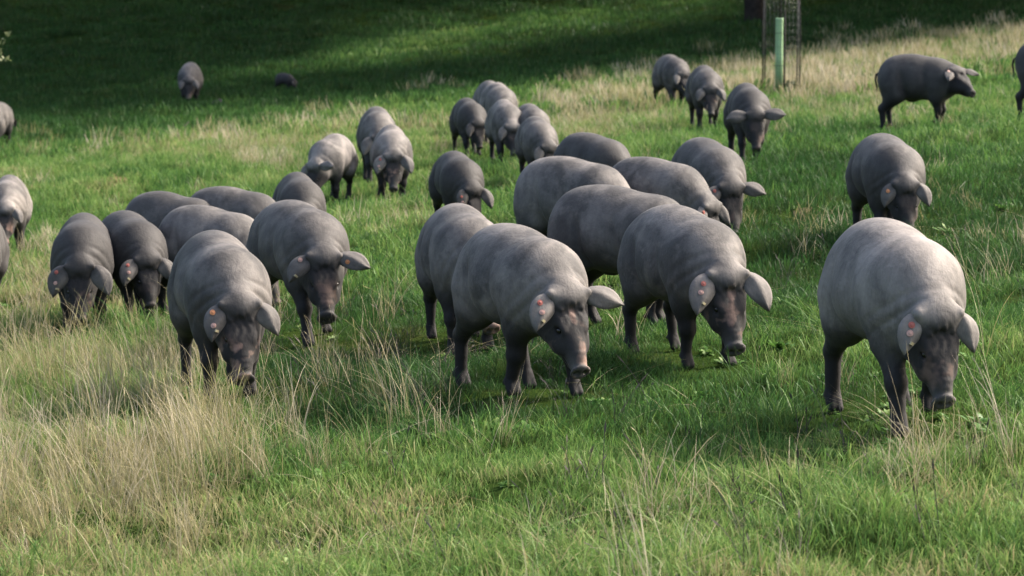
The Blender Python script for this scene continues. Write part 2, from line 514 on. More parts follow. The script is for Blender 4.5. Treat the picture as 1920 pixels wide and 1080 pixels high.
    ph = rs.uniform(0, 6.28, 12)
    f.F += 0.0038 * (np.sin(6 * X + ph[0] + 2 * np.sin(5 * Z + ph[1])) * np.sin(8 * Z + ph[2] + np.sin(7 * X + ph[3])) + np.sin(10 * Y + ph[4] + np.sin(9 * X + ph[5])) * 0.6)
    # crease before the ham and behind the shoulder
    side = sstep(0.10, 0.2, np.abs(Y)) * sstep(0.35, 0.44, Z) * (1 - sstep(0.60, 0.76, Z))
    f.F += 0.022 * side * np.exp(-((X + 0.17 + 0.25 * (Z - 0.5)) / 0.030) ** 2)
    f.F += 0.017 * side * np.exp(-((X - 0.08 + 0.15 * (Z - 0.5)) / 0.030) ** 2)
    # folds of the neck behind the jowls, wrinkles on forehead and snout
    hx = ((X - pv[0]) * H[0, 0] + (Y - pv[1]) * H[1, 0] + (Z - pv[2]) * H[2, 0]) / hs
    hz = ((X - pv[0]) * H[0, 2] + (Y - pv[1]) * H[1, 2] + (Z - pv[2]) * H[2, 2]) / hs
    hyv = ((X - pv[0]) * H[0, 1] + (Y - pv[1]) * H[1, 1] + (Z - pv[2]) * H[2, 1]) / hs
    fw = np.exp(-(hyv / 0.30) ** 2 - (hz / 0.30) ** 2) * sstep(0.03, 0.12, np.abs(hyv))
    bow = 0.18 * hz + 0.02 * np.sin(9 * hz + ph[6])
    f.F += 0.011 * fw * (np.exp(-((hx + 0.085 + bow) / 0.014) ** 2) + 0.7 * np.exp(-((hx + 0.150 + 1.3 * bow) / 0.016) ** 2))
    up = sstep(-0.02, 0.03, hz) * np.exp(-(hyv / 0.07) ** 2)
    f.F += 0.0014 * up * sstep(0.24, 0.27, hx) * (1 - sstep(0.34, 0.37, hx)) * np.sin(hx * 190 + 12 * np.abs(hyv))
    f.F += 0.0022 * up * sstep(0.03, 0.06, hx) * (1 - sstep(0.14, 0.18, hx)) * np.sin(hyv * 150 + 3 * np.sin(hx * 40))
    V, Q = f.mesh()
    # relax once
    e = np.concatenate([Q[:, [0, 1]], Q[:, [1, 2]], Q[:, [2, 3]], Q[:, [3, 0]]])
    acc = np.zeros_like(V); cn = np.zeros(len(V))
    np.add.at(acc, e[:, 0], V[e[:, 1]]); np.add.at(cn, e[:, 0], 1)
    np.add.at(acc, e[:, 1], V[e[:, 0]]); np.add.at(cn, e[:, 1], 1)
    V = V * 0.4 + 0.6 * acc / cn[:, None]
    V = f.snap(f.snap(V))
    hv = (V - pv) @ H / hs
    near = 1 - sstep(0.30, 0.38, np.linalg.norm(hv - np.array((0.17, 0, -0.03)), axis=1))
    near = near * (1 - sstep(0.14, 0.17, np.abs(hv[:, 1]))) * sstep(-0.20, -0.16, hv[:, 2])
    facez = sstep(-0.01, 0.09, hv[:, 0]) * near
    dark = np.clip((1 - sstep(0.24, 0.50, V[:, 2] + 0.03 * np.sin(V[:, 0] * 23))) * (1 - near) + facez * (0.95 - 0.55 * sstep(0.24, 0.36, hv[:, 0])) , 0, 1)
    pink = sstep(0.10, 0.22, hv[:, 0]) * near
    pale = np.zeros(len(V))
    for (sx, sy, sz, sr) in P.get('scuff', ()):       # pale rubbed patches
        dd = np.linalg.norm((V - np.array((sx, sy, sz))) * np.array((1, 1.3, 1)), axis=1) * (1 + .25 * np.sin(V[:, 0] * 60) * np.sin(V[:, 1] * 70 + 1))
        pale = np.maximum(pale, 0.75 * (1 - sstep(sr * .7, sr, dd)))
    if P.get('blaze'):
        pink = pink + 1.9 * np.exp(-((hv[:, 0] - 0.085) / 0.05) ** 2 - (hv[:, 1] / 0.028) ** 2) * (hv[:, 2] > 0)
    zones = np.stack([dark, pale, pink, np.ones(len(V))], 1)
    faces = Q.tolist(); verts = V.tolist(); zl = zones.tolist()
    # ears: cupped leaves with thickness, rooted in the skull
    frames = []
    L = 0.235 * P.get('ear', 1.0)
    for s, b, d, d0 in ears:
        nu, nv = 13, 9
        nref = np.array((0.30, s * 0.10, 1.0)); n = unit(nref)
        k = P.get('ear', 1.0)
        def surf(u, v, side, s=s, b=b, d=d, d0=d0, nref=nref, k=k):
            """rises out of the poll, then flops over"""
            c = b + d0 * L * (u - 0.72 * u * u) + d * L * (1.25 * u * u - 0.30 * u ** 3)
            t = unit(d0 * (1 - 1.44 * u) + d * (2.5 * u - 0.9 * u * u) + 1e-6)
            w = unit(np.cross(nref, t)); m = np.cross(t, w)
            hw = np.interp(u, (0, .15, .35, .55, .72, .86, .95, 1), (.026, .036, .058, .071, .065, .042, .020, .003)) * k
            th = np.interp(u, (0, .2, .45, 1), (.020, .011, .006, .003)) * (1 - 0.75 * v * v)
            return c + w * (hw * v + s * 0.022 * u * u) - m * (0.030 * v * v * (1 - 0.45 * u) + 0.005 * math.sin(5 * v + 6 * u + s)) + m * side * th
        base = len(verts)
        for side in (1, -1):
            for i in range(nu):
                for j in range(nv):
                    q = surf(i / (nu - 1), -1 + 2 * j / (nv - 1), side)
                    verts.append(hd(*q).tolist())
                    u = i / (nu - 1)
                    zl.append([0.0, float(sstep(0.15, 0.55, u)) * (1.0 if side > 0 else 0.5), 0, 1])
        for sd in (0, 1):
            o = base + sd * nu * nv
            for i in range(nu - 1):
                for j in range(nv - 1):
                    qd = [o + i * nv + j, o + (i + 1) * nv + j, o + (i + 1) * nv + j + 1, o + i * nv + j + 1]
                    flip = (sd == 1)
                    faces.append(qd[::-1] if flip else qd)
        for i in range(nu - 1):
            for j in (0, nv - 1):
                a1 = base + i * nv + j; a2 = a1 + nv; b1 = a1 + nu * nv; b2 = a2 + nu * nv
                faces.append([a1, b1, b2, a2] if j == 0 else [a1, a2, b2, b1])
        for j in range(nv - 1):
            a1 = base + (nu - 1) * nv + j; faces.append([a1, a1 + nu * nv, a1 + 1 + nu * nv, a1 + 1])
        def fr(u, v, surf=surf, n=n):
            p = hd(*surf(u, v, 1)); pu = hd(*surf(u + .05, v, 1)) - p; pw = hd(*surf(u, v + .1, 1)) - p
            z = unit(np.cross(pw, pu)); 
            if z @ (H @ n) < 0: z = -z
            x = unit(pu - (pu @ z) * z); y = np.cross(z, x)
            return Matrix(((x[0], y[0], z[0], p[0] + z[0] * .002), (x[1], y[1], z[1], p[1] + z[1] * .002), (x[2], y[2], z[2], p[2] + z[2] * .002), (0, 0, 0, 1)))
        frames.append((s, fr))
    # thin tail with a loose curl
    pts = [np.array((x * 1.0 + 0.085, y, z + 0.088)) for x, y, z in ((-0.565, 0, 0.60), (-0.612, 0.005, 0.57), (-0.625, 0.02, 0.51), (-0.62, 0.035, 0.45), (-0.605, 0.02, 0.40), (-0.61, 0.0, 0.36))]
    rr = (0.022, 0.017, 0.013, 0.010, 0.008, 0.005)
    base = len(verts)
    for p, r in zip(pts, rr):
        for k in range(6):
            a = k * math.pi / 3
            verts.append((p + np.array((r * math.cos(a) , r * math.sin(a), 0.3 * r * math.cos(a)))).tolist()); zl.append([0.4, 0, 0, 1])
    for i in range(len(pts) - 1):
        for k in range(6):
            a = base + i * 6 + k; b2 = base + i * 6 + (k + 1) % 6
            faces.append([a, a + 6, b2 + 6, b2])
    eyes = [hd(0.150, 0.074 * s, 0.016) for s in (1, -1)]
    return verts, faces, zl, frames, eyes, H

def lathe_mesh(name, prof, n=14):
    v, f = [], []
    for (r, z) in prof:
        for k in range(n):
            a = 2 * math.pi * k / n
            v.append((r * math.cos(a), r * math.sin(a), z))
    for i in range(len(prof) - 1):
        for k in range(n):
            k2 = (k + 1) % n
            f.append((i * n + k, i * n + k2, (i + 1) * n + k2, (i + 1) * n + k))
    f.append(tuple((len(prof) - 1) * n + k for k in range(n)))
    me = bpy.data.meshes.new(name); me.from_pydata(v, [], f)
    return me
tag_meshes = {}
for key in ('tag_red', 'tag_pink', 'tag_orange'):
    me = lathe_mesh('ear_tag', [(0.004, -0.004), (0.0145, -0.003), (0.0155, 0.0), (0.0145, 0.003), (0.008, 0.0032), (0.007, 0.005), (0.004, 0.006)])
    me.materials.append(M[key]); tag_meshes[key] = me
def clip_mesh():
    v = []; f = []
    prof = [(-.016, 0), (-.016, .004), (-.013, .006), (.013, .006), (.016, .004), (.016, 0)]
    for y in (-.0065, .0065):
        for x, z in prof: v.append((y, x, z))
    n = len(prof)
    for i in range(n):
        f.append((i, (i + 1) % n, n + (i + 1) % n, n + i))
    f.append(tuple(range(n))); f.append(tuple(range(2 * n - 1, n - 1, -1)))
    me = bpy.data.meshes.new('ear_clip'); me.from_pydata(v, [], f); me.materials.append(M['clip'])
    return me
clip_me = clip_mesh()
def sphere_mesh(name, r, mat):
    prof = [(r * math.sin(math.pi * i / 6), -r * math.cos(math.pi * i / 6)) for i in range(7)]
    prof[0] = (r * .05, -r); prof[-1] = (r * .05, r)
    me = lathe_mesh(name, prof, 10); me.materials.append(mat)
    me.polygons.foreach_set('use_smooth', [True] * len(me.polygons))
    return me
eye_me = sphere_mesh('eye', 0.0155, M['eye'])

PIGS_XY = []
EARS = {'droop': ((0.22, 0.34, 0.92), (0.34, 0.30, 0.88)), 'wide': ((1.0, 0.15, 0.30), (1.0, 0.0, 0.20)), 'mixed': ((0.45, 0.34, 0.80), (0.95, 0.16, 0.45)),
        'fwd': ((0.45, 0.35, 0.85), (0.50, 0.35, 0.80))}

def pig(px, py, head, scale, label, hp=55, look=None, gait='walk', tone=0.6, pink=0.5, fat=1.0, ear='droop', tags=('tag_red', 'tag_pink', 'clip'), tagl=(), group='grey pigs grazing across the meadow', **kw):
    g = ground(px, py); scale *= 0.965
    hy = 0 if look is None else max(-46, min(46, look - head))
    a = R(head)
    fwd = Vector((math.sin(a), -math.cos(a), 0)); left = Vector((math.cos(a), math.sin(a), 0))
    i = len(PIGS_XY)
    ppm = FPX / max(g.y, 1) * scale           # pixels per metre of pig
    h = 0.0085 if ppm > 330 else 0.0105 if ppm > 280 else 0.0135 if ppm > 200 else 0.018
    gt = GAITS[gait]
    er, el = EARS[ear]
    P = dict(seed=100 + i, fat=fat, hp=hp, hy=hy, gait=gt, er=er, el=el)
    P.update(kw)
    vr = np.random.default_rng(900 + i)
    P.setdefault('ear', vr.uniform(0.88, 1.10)); P.setdefault('head', vr.uniform(0.95, 1.05)); P['fat'] = fat * vr.uniform(0.96, 1.04)
    stretch = (vr.uniform(0.95, 1.05), 1.0, vr.uniform(0.98, 1.02))
    fz = []
    for k, (fr, s) in enumerate(((1, -1), (1, 1), (0, -1), (0, 1))):
        lx = (0.235 if fr else -0.35) + gt[k][0]; ly = 0.128 * s
        w = g + (fwd * lx + left * ly) * scale
        fz.append((float(terrain(w.x, w.y)) - g.z) / scale)
    verts, faces, zl, frames, eyes, H = pig_mesh(P, fz, h)
    o = mesh_obj('pig', verts, faces, M['skin'])
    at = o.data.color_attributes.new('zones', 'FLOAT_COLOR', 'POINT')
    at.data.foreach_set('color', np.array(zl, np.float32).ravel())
    o.location = g; o.scale = tuple(scale * q for q in stretch)
    o.rotation_euler = (0, 0, math.atan2(fwd.y, fwd.x))
    o.color = (tone, pink, 0, 1)
    tag(o, label, 'pig', group)
    def child(name, me, mat):
        c = bpy.data.objects.new(name, me); C.objects.link(c); c.parent = o; c.matrix_local = mat
    spots = [(0.52 + vr.uniform(-.06, .05), -0.30 + vr.uniform(-.2, .2)), (0.70 + vr.uniform(-.05, .05), -0.05 + vr.uniform(-.15, .15)), (0.82, 0.40)]
    for (s, fr), tl in ((frames[0], tags), (frames[1], tagl)):
        for (u, v), t in zip(spots, tl):
            if t == 'clip': child('ear_clip', clip_me, fr(u, v * -s if s > 0 else v))
            elif t: child('ear_tag', tag_meshes[t], fr(u, v))
    if ppm > 140:
        for e in eyes: child('eye', eye_me, Matrix.Translation(Vector(e)))
    PIGS_XY.append((g.x, g.y, fwd.x, fwd.y, scale))
    return o

ONE = ('tag_pink',); ORG = ('tag_orange', 'tag_pink', 'clip')
# --- the front row
pig(1676, 785, 15, 0.99, 'large pale grey pig in front at far right, snout in the grass', look=15, hp=58, gait='walk', tone=1.02, pink=0.45, fat=1.12)
pig(1285, 680, 26, 0.92, 'big grey pig with wide drooping ears just left of the large pale front pig', look=16, hp=54, gait='square', tone=0.75, pink=0.8, fat=1.12, blaze=True)
pig(982, 733, 27, 0.95, 'grey pig walking in the middle of the front row, tan patch between its ears', look=24, hp=50, gait='stride', tone=0.78, pink=0.8, fat=1.12, ear='mixed', blaze=True)
pig(416, 736, 16, 0.93, 'slate grey pig nearest the tall dry grass, pink patch beside its snout', look=16, hp=55, gait='stand', tone=0.62, pink=1.0, fat=1.05, tags=ORG)
pig(566, 627, 28, 0.92, 'dark mottled pig with ears held out wide and a pale scuff on its back', look=10, hp=52, gait='walk', tone=0.55, pink=0.4, fat=1.1, ear='mixed', tags=('tag_pink', None, 'clip'), tagl=('tag_orange',), scuff=((-.02, -.03, .86, .075), (.20, -.02, .83, .09)))
pig(158, 618, 5, 0.86, 'nearly black pig facing the camera at the left end of the herd', look=3, hp=58, gait='stand', tone=0.30, pink=0.5, fat=1.0)
pig(248, 600, 22, 0.83, 'dark pig half hidden beside the nearly black one', look=18, hp=55, gait='walk', tone=0.32, pink=0.1, fat=1.05)
# --- the packed bodies behind
pig(404, 600, 60, 0.86, 'dusty brown grey pig seen side on behind the pig nearest the dry grass', look=60, hp=60, gait='stand', tone=0.72, pink=0.2, fat=1.1, scuff=((-.36, -.08, .75, .14),))
pig(328, 540, 60, 0.80, 'grey pig of which only the rump and back show, behind the dusty one', hp=60, gait='stand', tone=0.55, fat=1.05)
pig(445, 533, 64, 0.81, 'purplish grey pig back rising behind the dusty side on pig', hp=60, gait='walk', tone=0.58, fat=1.08)
pig(562, 490, 12, 0.77, 'dark pig with a rounded back showing above the mottled pig', hp=60, gait='stand', tone=0.38, fat=1.0)
pig(868, 652, 12, 0.93, 'grey pig partly behind the middle front pig, tagged ear hanging at its left', look=22, hp=52, gait='stand', tone=0.72, pink=1.0, fat=1.05)
pig(858, 436, 14, 0.76, 'dark blue grey pig standing behind the partly hidden grey one', look=30, hp=62, gait='stand', tone=0.30, pink=0.2, fat=1.0)
pig(1170, 612, 56, 0.94, 'large dusty grey pig with a scratched flank in the middle of the herd', hp=62, gait='stand', tone=0.62, fat=1.15)
pig(1080, 520, 54, 0.92, 'large smooth grey pig, its rump leftmost of the packed backs at centre', hp=60, gait='stand', tone=0.75, fat=1.15)
pig(1115, 424, 38, 0.82, 'dark grey pig back showing behind the large smooth grey pig', hp=62, gait='walk', tone=0.42, fat=1.05)
pig(1234, 498, 50, 0.83, 'grey pig with a pale shoulder patch wedged among the packed backs', hp=62, gait='stand', tone=0.70, fat=1.05, scuff=((.17, -.13, .73, .11),))
pig(1328, 458, 18, 0.89, 'brownish grey pig grazing head down at the right of the packed backs', look=16, hp=60, gait='walk', tone=0.55, pink=0.3, fat=1.08, ear='mixed')
pig(1662, 460, 9, 0.87, 'grey pig with a tan stripe on its neck, behind the large pale front pig', look=10, hp=58, gait='stand', tone=0.55, pink=0.2, fat=1.1, tags=('tag_orange',), scuff=((.28, .02, .79, .10), (.15, .03, .84, .07)))
# --- the middle distance
pig(1402, 298, 5, 0.86, 'dark pig coming forward alone below the green tree tube, ears out sideways', look=6, hp=55, gait='walk', tone=0.36, pink=0.3, fat=0.95, ear='wide', tags=())
pig(1322, 240, 5, 0.84, 'brownish pig with a pale face, second in the file of three', look=3, hp=48, gait='stand', tone=0.55, pink=1.0, fat=0.92, ear='droop', tags=())
pig(1260, 205, 18, 0.84, 'pale backed pig at the rear of the file of three', look=24, hp=45, gait='walk', tone=0.62, pink=0.2, fat=0.95, tags=())
pig(1724, 243, 78, 0.93, 'dark pig standing side on with its head up at upper right', look=32, hp=22, gait='square', tone=0.42, pink=0.0, fat=1.0, ear='mixed', tags=ONE)
pig(1984, 222, 78, 0.96, 'dark pig cut off by the right edge, only its rump in view', hp=40, gait='stand', tone=0.36, tags=())
pig(735, 376, 4, 0.84, 'pale pig with a pink snout walking towards the camera in front of its twin', look=3, hp=52, gait='stand', tone=0.85, pink=1.0, fat=0.92)
pig(708, 338, 6, 0.86, 'pale pig close behind the pink snouted one', hp=55, gait='walk', tone=0.72, fat=0.92, tags=())
pig(622, 382, -16, 0.78, 'pale pig turned to the left with one white ear showing', look=-36, hp=60, gait='stand', tone=0.95, pink=0.2, fat=1.0, tags=(), el=(1.0, 0.2, 0.1))
pig(880, 292, 14, 0.75, 'dark pig grazing at the left of the huddle in the middle distance', look=20, hp=58, gait='walk', tone=0.36, fat=0.95, tags=())
pig(948, 308, 8, 0.80, 'pale pig with a tan snout in the front of the middle distance huddle', look=14, hp=55, gait='walk', tone=0.82, pink=1.0, fat=0.92, tags=())
pig(936, 270, 10, 0.82, 'pale pig back right behind the tan snouted pig', hp=55, gait='stand', tone=0.82, fat=0.95, tags=())
pig(922, 257, 14, 0.80, 'pale hump of the farthest pig in the huddle', hp=55, gait='stand', tone=0.85, fat=0.9, tags=())
pig(996, 308, 12, 0.76, 'warm grey pig at the right rear of the middle distance huddle', hp=55, gait='stand', tone=0.66, fat=0.95, tags=())
pig(1008, 345, 10, 0.76, 'grey pig following close on the large smooth grey pig', look=24, hp=60, gait='stand', tone=0.62, fat=0.95, tags=())
# --- the left edge and the far shade
pig(18, 476, 4, 0.79, 'pale pinkish pig coming forward at the left edge', look=4, hp=52, gait='walk', tone=0.88, pink=1.0, fat=0.95, tags=())
pig(-44, 596, 2, 0.84, 'dark pig mostly cut off by the left edge, one pale ear showing', look=10, hp=50, gait='stand', tone=0.4, tags=())
pig(-6, 286, 172, 0.92, 'grey pig seen from behind at the left edge by the shade', hp=55, gait='stand', tone=0.65, tags=())
pig(357, 198, 2, 0.94, 'grey pig with two pale ears alone in the dark shade', look=3, hp=55, gait='stand', tone=0.72, pink=0.3, tags=())
pig(535, 172, 60, 0.42, 'small black pig low in the shade at upper left', hp=60, gait='stand', tone=0.22, tags=())

# ------------------------------------------------------------------ tubes and trees
def tube(pts, radii, n=8):
    pts = [Vector(p) for p in pts]
    V, F = [], []
    up = Vector((0, 0, 1))
    for i, p in enumerate(pts):
        t = (pts[min(i + 1, len(pts) - 1)] - pts[max(i - 1, 0)]).normalized()
        x = t.cross(Vector((0.3, 0.9, 0.1)));
        if x.length < 1e-3: x = t.cross(Vector((1, 0, 0)))
        x.normalize(); y = t.cross(x)
        for k in range(n):
            a = 2 * math.pi * k / n
            V.append(p + (x * math.cos(a) + y * math.sin(a)) * radii[i])
    for i in range(len(pts) - 1):
        for k in range(n):
            k2 = (k + 1) % n
            F.append((i * n + k, i * n + k2, (i + 1) * n + k2, (i + 1) * n + k))
    F.append(tuple(range(n))[::-1]); F.append(tuple((len(pts) - 1) * n + k for k in range(n)))
    return V, F
class MB:
    def __init__(s): s.v = []; s.f = []
    def add(s, vf):
        o = len(s.v); s.v += [tuple(p) for p in vf[0]]; s.f += [tuple(i + o for i in q) for q in vf[1]]
    def build(s, name, mat, parent=None, smooth=True): return mesh_obj(name, s.v, s.f, mat, parent, smooth)
def empty(name, loc, rz=0):
    o = bpy.data.objects.new(name, None); C.objects.link(o); o.location = loc; o.rotation_euler = (0, 0, rz); return o

def leaf_cloud(name, centres, radii, per, size, seed, mat, parent):
    """many small bent leaves spread through lumpy volumes"""
    r = np.random.default_rng(seed)
    P = []
    for c, rad, n in zip(centres, radii, per):
        d = r.normal(size=(n, 3)); d /= np.linalg.norm(d, axis=1)[:, None]
        q = d * (r.uniform(0.25, 1, n) ** 0.45)[:, None] * np.array(rad)
        P.append(q + np.array(c))
    P = np.concatenate(P); n = len(P)
    a = r.normal(size=(n, 3)); a /= np.linalg.norm(a, axis=1)[:, None]
    b = r.normal(size=(n, 3)); b = np.cross(a, b); b /= np.linalg.norm(b, axis=1)[:, None]
    c = np.cross(a, b)
    s = size * r.uniform(0.6, 1.3, n)[:, None]
    V = np.stack([P - a * s, P + b * s * 0.5 + c * s * 0.12, P + a * s, P - b * s * 0.5 + c * s * 0.12], 1).reshape(-1, 3)
    i = np.arange(n) * 4
    F = np.stack([i, i + 1, i + 2, i + 3], 1)
    o = mesh_obj(name, V.tolist(), F.tolist(), mat, parent, smooth=False)
    at = o.data.color_attributes.new('blade', 'FLOAT_COLOR', 'POINT')
    cv = np.repeat(np.stack([r.uniform(0, 1, n), np.full(n, 1.0), np.zeros(n), np.ones(n)], 1), 4, axis=0)
    at.data.foreach_set('color', cv.astype(np.float32).ravel())
    return o

def make_oak(loc, seed, label, group, hgt=11.0, rad=6.5, trunk=0.26, fork=2.8):
    r = random.Random(seed); rad *= 0.78
    root = empty('oak_tree', loc, r.uniform(0, 6))
    tag(root, label, 'tree', group)
    tb = MB()
    tb.add(tube([(0, 0, -0.3), (0.02, 0, 0.15), (0.05, 0.03, 1.2), (0.0, 0.1, fork)], [trunk * 1.5, trunk * 1.12, trunk, trunk * 0.9], 14))
    cs, rs_, per = [], [], []
    k = 7
    for i in range(k):
        a = 2 * math.pi * i / k + r.uniform(-.3, .3)
        rr = rad * r.uniform(0.5, 0.68); z = fork + (hgt - fork) * r.uniform(0.3, 0.72)
        e = Vector((rr * math.cos(a), rr * math.sin(a), z))
        s = Vector((0, 0.1, fork - 0.2))
        tb.add(tube([s, s.lerp(e, .35) + Vector((0, 0, .5)), s.lerp(e, .7) + Vector((0, 0, .3)), e], [trunk * .62, trunk * .42, trunk * .26, trunk * .1], 8))
        cs.append(e); rs_.append((rad * .42, rad * .42, (hgt - fork) * .27)); per.append(2300)
        for j in range(2):
            e2 = e + Vector((r.uniform(-1, 1), r.uniform(-1, 1), r.uniform(-.5, .5))) * rad * .33
            tb.add(tube([s.lerp(e, .6) + Vector((0, 0, .4)), e2], [trunk * .2, trunk * .05], 6))
            cs.append(e2); rs_.append((rad * .27, rad * .27, (hgt - fork) * .17)); per.append(850)
    cs.append(Vector((0, 0, fork + (hgt - fork) * .68))); rs_.append((rad * .55, rad * .55, (hgt - fork) * .32)); per.append(3300)
    tb.build('trunk', M['bark'], root)
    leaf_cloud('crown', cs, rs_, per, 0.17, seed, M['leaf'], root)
    return root
def copy_tree(o, loc, rz, sc, label):
    c = o.copy(); C.objects.link(c); c.location = loc; c.rotation_euler = (0, 0, rz); c.scale = (sc,) * 3; c['label'] = label
    for ch in list(o.children):
        d = ch.copy(); C.objects.link(d); d.parent = c
    return c

GT = 'holm oaks shading the far slope'
g = ground(1416, 46)
oakA = make_oak(g, 11, 'dark oak trunk standing in the shade above the green tree tube', GT, 14.1, 4.8, 0.2, 7.4)
lab = 'holm oak outside the picture shading the far slope'
k = 0
oakB = None
for (x, y, sc) in ((-1.2, 78.5, 2.4), (32.3, 81.7, 2.0), (11.2, 64.5, 1.42), (14.8, 90.5, 2.1), (16.2, 69.2, 1.4), (19.5, 72.5, 1.31), (34.3, 86.4, 2.1)):
    z = float(terrain(x, y))
    if oakB is None:
        oakB = make_oak((x, y, z - 0.1), 12, lab, GT, 9.5, 5.4, 0.2, 2.6); oakB.scale = (sc,) * 3
    else: copy_tree(oakB, (x, y, z - 0.1), k * 1.7, sc, lab)
    k += 1

# an oak off to the left whose low branch tip hangs into the picture
def left_oak():
    g = ground(-420, 400); dep = g.y
    root = empty('oak_tree', g)
    tag(root, 'sunlit leafy branch tip of an oak hanging in at the left edge', 'tree')
    def at(px, py, dy=0.0):     # where the twig ends hang, relative to the trunk's foot
        d = dep + dy; a = (px - IMG_W / 2) / FPX; b = (IMG_H / 2 - py) / FPX
        t = d / (CP + b * SP)
        return Vector((a * t - g.x, dy, CAM_H + (-SP + b * CP) * t - g.z))
    tb = MB()
    tb.add(tube([(0, 0, -.2), (0.03, 0, .7), (-.05, .05, 1.9), (-.1, .1, 2.6)], [.17, .13, .11, .08], 10))
    cs, rs_, per = [], [], []
    hub = at(-120, -40)
    tb.add(tube([(-.02, .05, 1.8), (hub.x * .5, .03, 2.4), hub], [.07, .05, .03], 8))
    for (px, py, n, rad) in ((14, 64, 10, .035), (6, 78, 8, .04), (14, 112, 9, .035), (2, 108, 8, .04), (-8, 90, 22, .08), (-40, 40, 90, .16), (-90, 0, 200, .26)):
        e = at(px, py, random.uniform(-.1, .1))
        tb.add(tube([hub, hub.lerp(e, .5) + Vector((0, 0, .08)), e], [.014, .007, .002], 5))
        cs.append(e); rs_.append((rad, rad, rad)); per.append(n)
    for (x, z, n, rad) in ((hub.x * .6, 3.0, 900, .8), (-.2, 3.6, 1500, 1.1), (-1.1, 3.0, 1200, .9), (hub.x * .2, 2.7, 900, .7)):
        e = Vector((x, .1, z)); tb.add(tube([(-.05, .08, 2.2), e], [.05, .01], 6)); cs.append(e); rs_.append((rad, rad, rad * .8)); per.append(n)
    tb.build('trunk', M['bark'], root)
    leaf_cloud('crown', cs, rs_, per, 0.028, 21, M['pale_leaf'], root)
left_oak()

# ------------------------------------------------------------------ sapling in its guard
def tree_guard():
    b = ground(1464, 184)
    cage = empty('tree_guard', b); tag(cage, 'wire mesh cage on dark stakes round the young tree', 'tree guard')
    w, hgt = 0.235, 1.9
    for (sx, sy) in ((-1, -1), (1, -1), (1, 1), (-1, 1)):
        m = MB(); m.add(tube([(sx * w, sy * w, -.1), (sx * w * 1.03, sy * w, .9), (sx * w + .03 * sy, sy * w, hgt + .05)], [.0075, .0075, .007], 7)); m.build('stake', M['post'], cage)
    sides = (((-w, -w), (w, -w)), ((w, -w), (w, w)), ((w, w), (-w, w)), ((-w, w), (-w, -w)))
    for (p, q) in sides:
        m = MB()
        p = Vector((p[0], p[1], 0)); q = Vector((q[0], q[1], 0))
        for i in range(1, 9):
            a = p.lerp(q, i / 9)
            m.add(tube([a, a + Vector((0, 0, hgt))], [.0010, .0010], 4))
        for i in range(19):
            z = Vector((0, 0, i * .1 + .02))
            m.add(tube([p + z, q + z], [.0010, .0010], 4))
        m.build('wire_panel', M['wire'], cage)
    # the green shelter tube, slightly square with a rolled rim
    tubeo = empty('tree_shelter_tube', b + Vector((-.03, 0, 0))); tag(tubeo, 'light green plastic shelter tube inside the wire cage', 'tree tube')
    m = MB()
    V, F = [], []
    n = 20; prof = [(.056, .15), (.057, .6), (.057, 1.06), (.060, 1.09), (.058, 1.105), (.054, 1.10), (.052, 1.05), (.051, .15)]
    for r_, z in prof:
        for k in range(n):
            a = 2 * math.pi * k / n
            sq = 1.0 / max(abs(math.cos(a)), abs(math.sin(a))) * .35 + .65
            V.append((r_ * math.cos(a) * sq * .93, r_ * math.sin(a) * sq * .93, z))
    for i in range(len(prof)):
        for k in range(n):
            k2 = (k + 1) % n; i2 = (i + 1) % len(prof)
            F.append((i * n + k, i * n + k2, i2 * n + k2, i2 * n + k))
    m.add((V, F)); m.build('tube_wall', M['green_tube'], tubeo)
    m = MB(); m.add(tube([(.075, 0, -.1), (.075, 0, .6), (.077, 0, 1.35)], [.012, .012, .011], 7)); m.build('support_cane', M['post'], tubeo)
    for z in (.45, .9):
        m = MB(); m.add(tube([(.085 * math.cos(t), .07 * math.sin(t), z) for t in np.linspace(0, 6.28, 16)], [.003] * 16, 4)); m.build('tie', M['post'], tubeo)
    sap = empty('oak_sapling', b + Vector((-.03, 0, 0))); tag(sap, 'young oak with small grey green leaves sprouting above the green tube', 'sapling')
    m = MB(); m.add(tube([(0, 0, 0), (0, .01, .8), (.02, 0, 1.5), (.05, .02, 1.9)], [.014, .012, .009, .004], 7))
    for (dx, dy, z0, z1) in ((.14, .02, 1.15, 1.28), (-.12, .05, 1.2, 1.35), (.1, -.1, 1.3, 1.5), (-.1, -.06, 1.4, 1.6)):
        m.add(tube([(.01, 0, z0), (dx, dy, z1)], [.006, .002], 5))
    m.build('trunk', M['bark'], sap)
    leaf_cloud('crown', [(.12, 0, 1.27), (-.1, .03, 1.33), (.06, -.08, 1.5), (-.06, 0, 1.65), (.03, 0, 1.85)], [(.12, .12, .10)] * 5, [60, 55, 70, 80, 90], 0.03, 4, M['leaf'], sap)
    # scrub at the foot
    pl = empty('weed_plant', b + Vector((.05, -.05, 0))); tag(pl, 'dark leafy weed at the foot of the green tube', 'plant')
    leaf_cloud('foliage', [(0, 0, .12), (.08, 0, .16), (-.06, -.03, .1)], [(.1, .1, .09)] * 3, [60, 60, 50], 0.035, 9, M['leaf'], pl)
tree_guard()

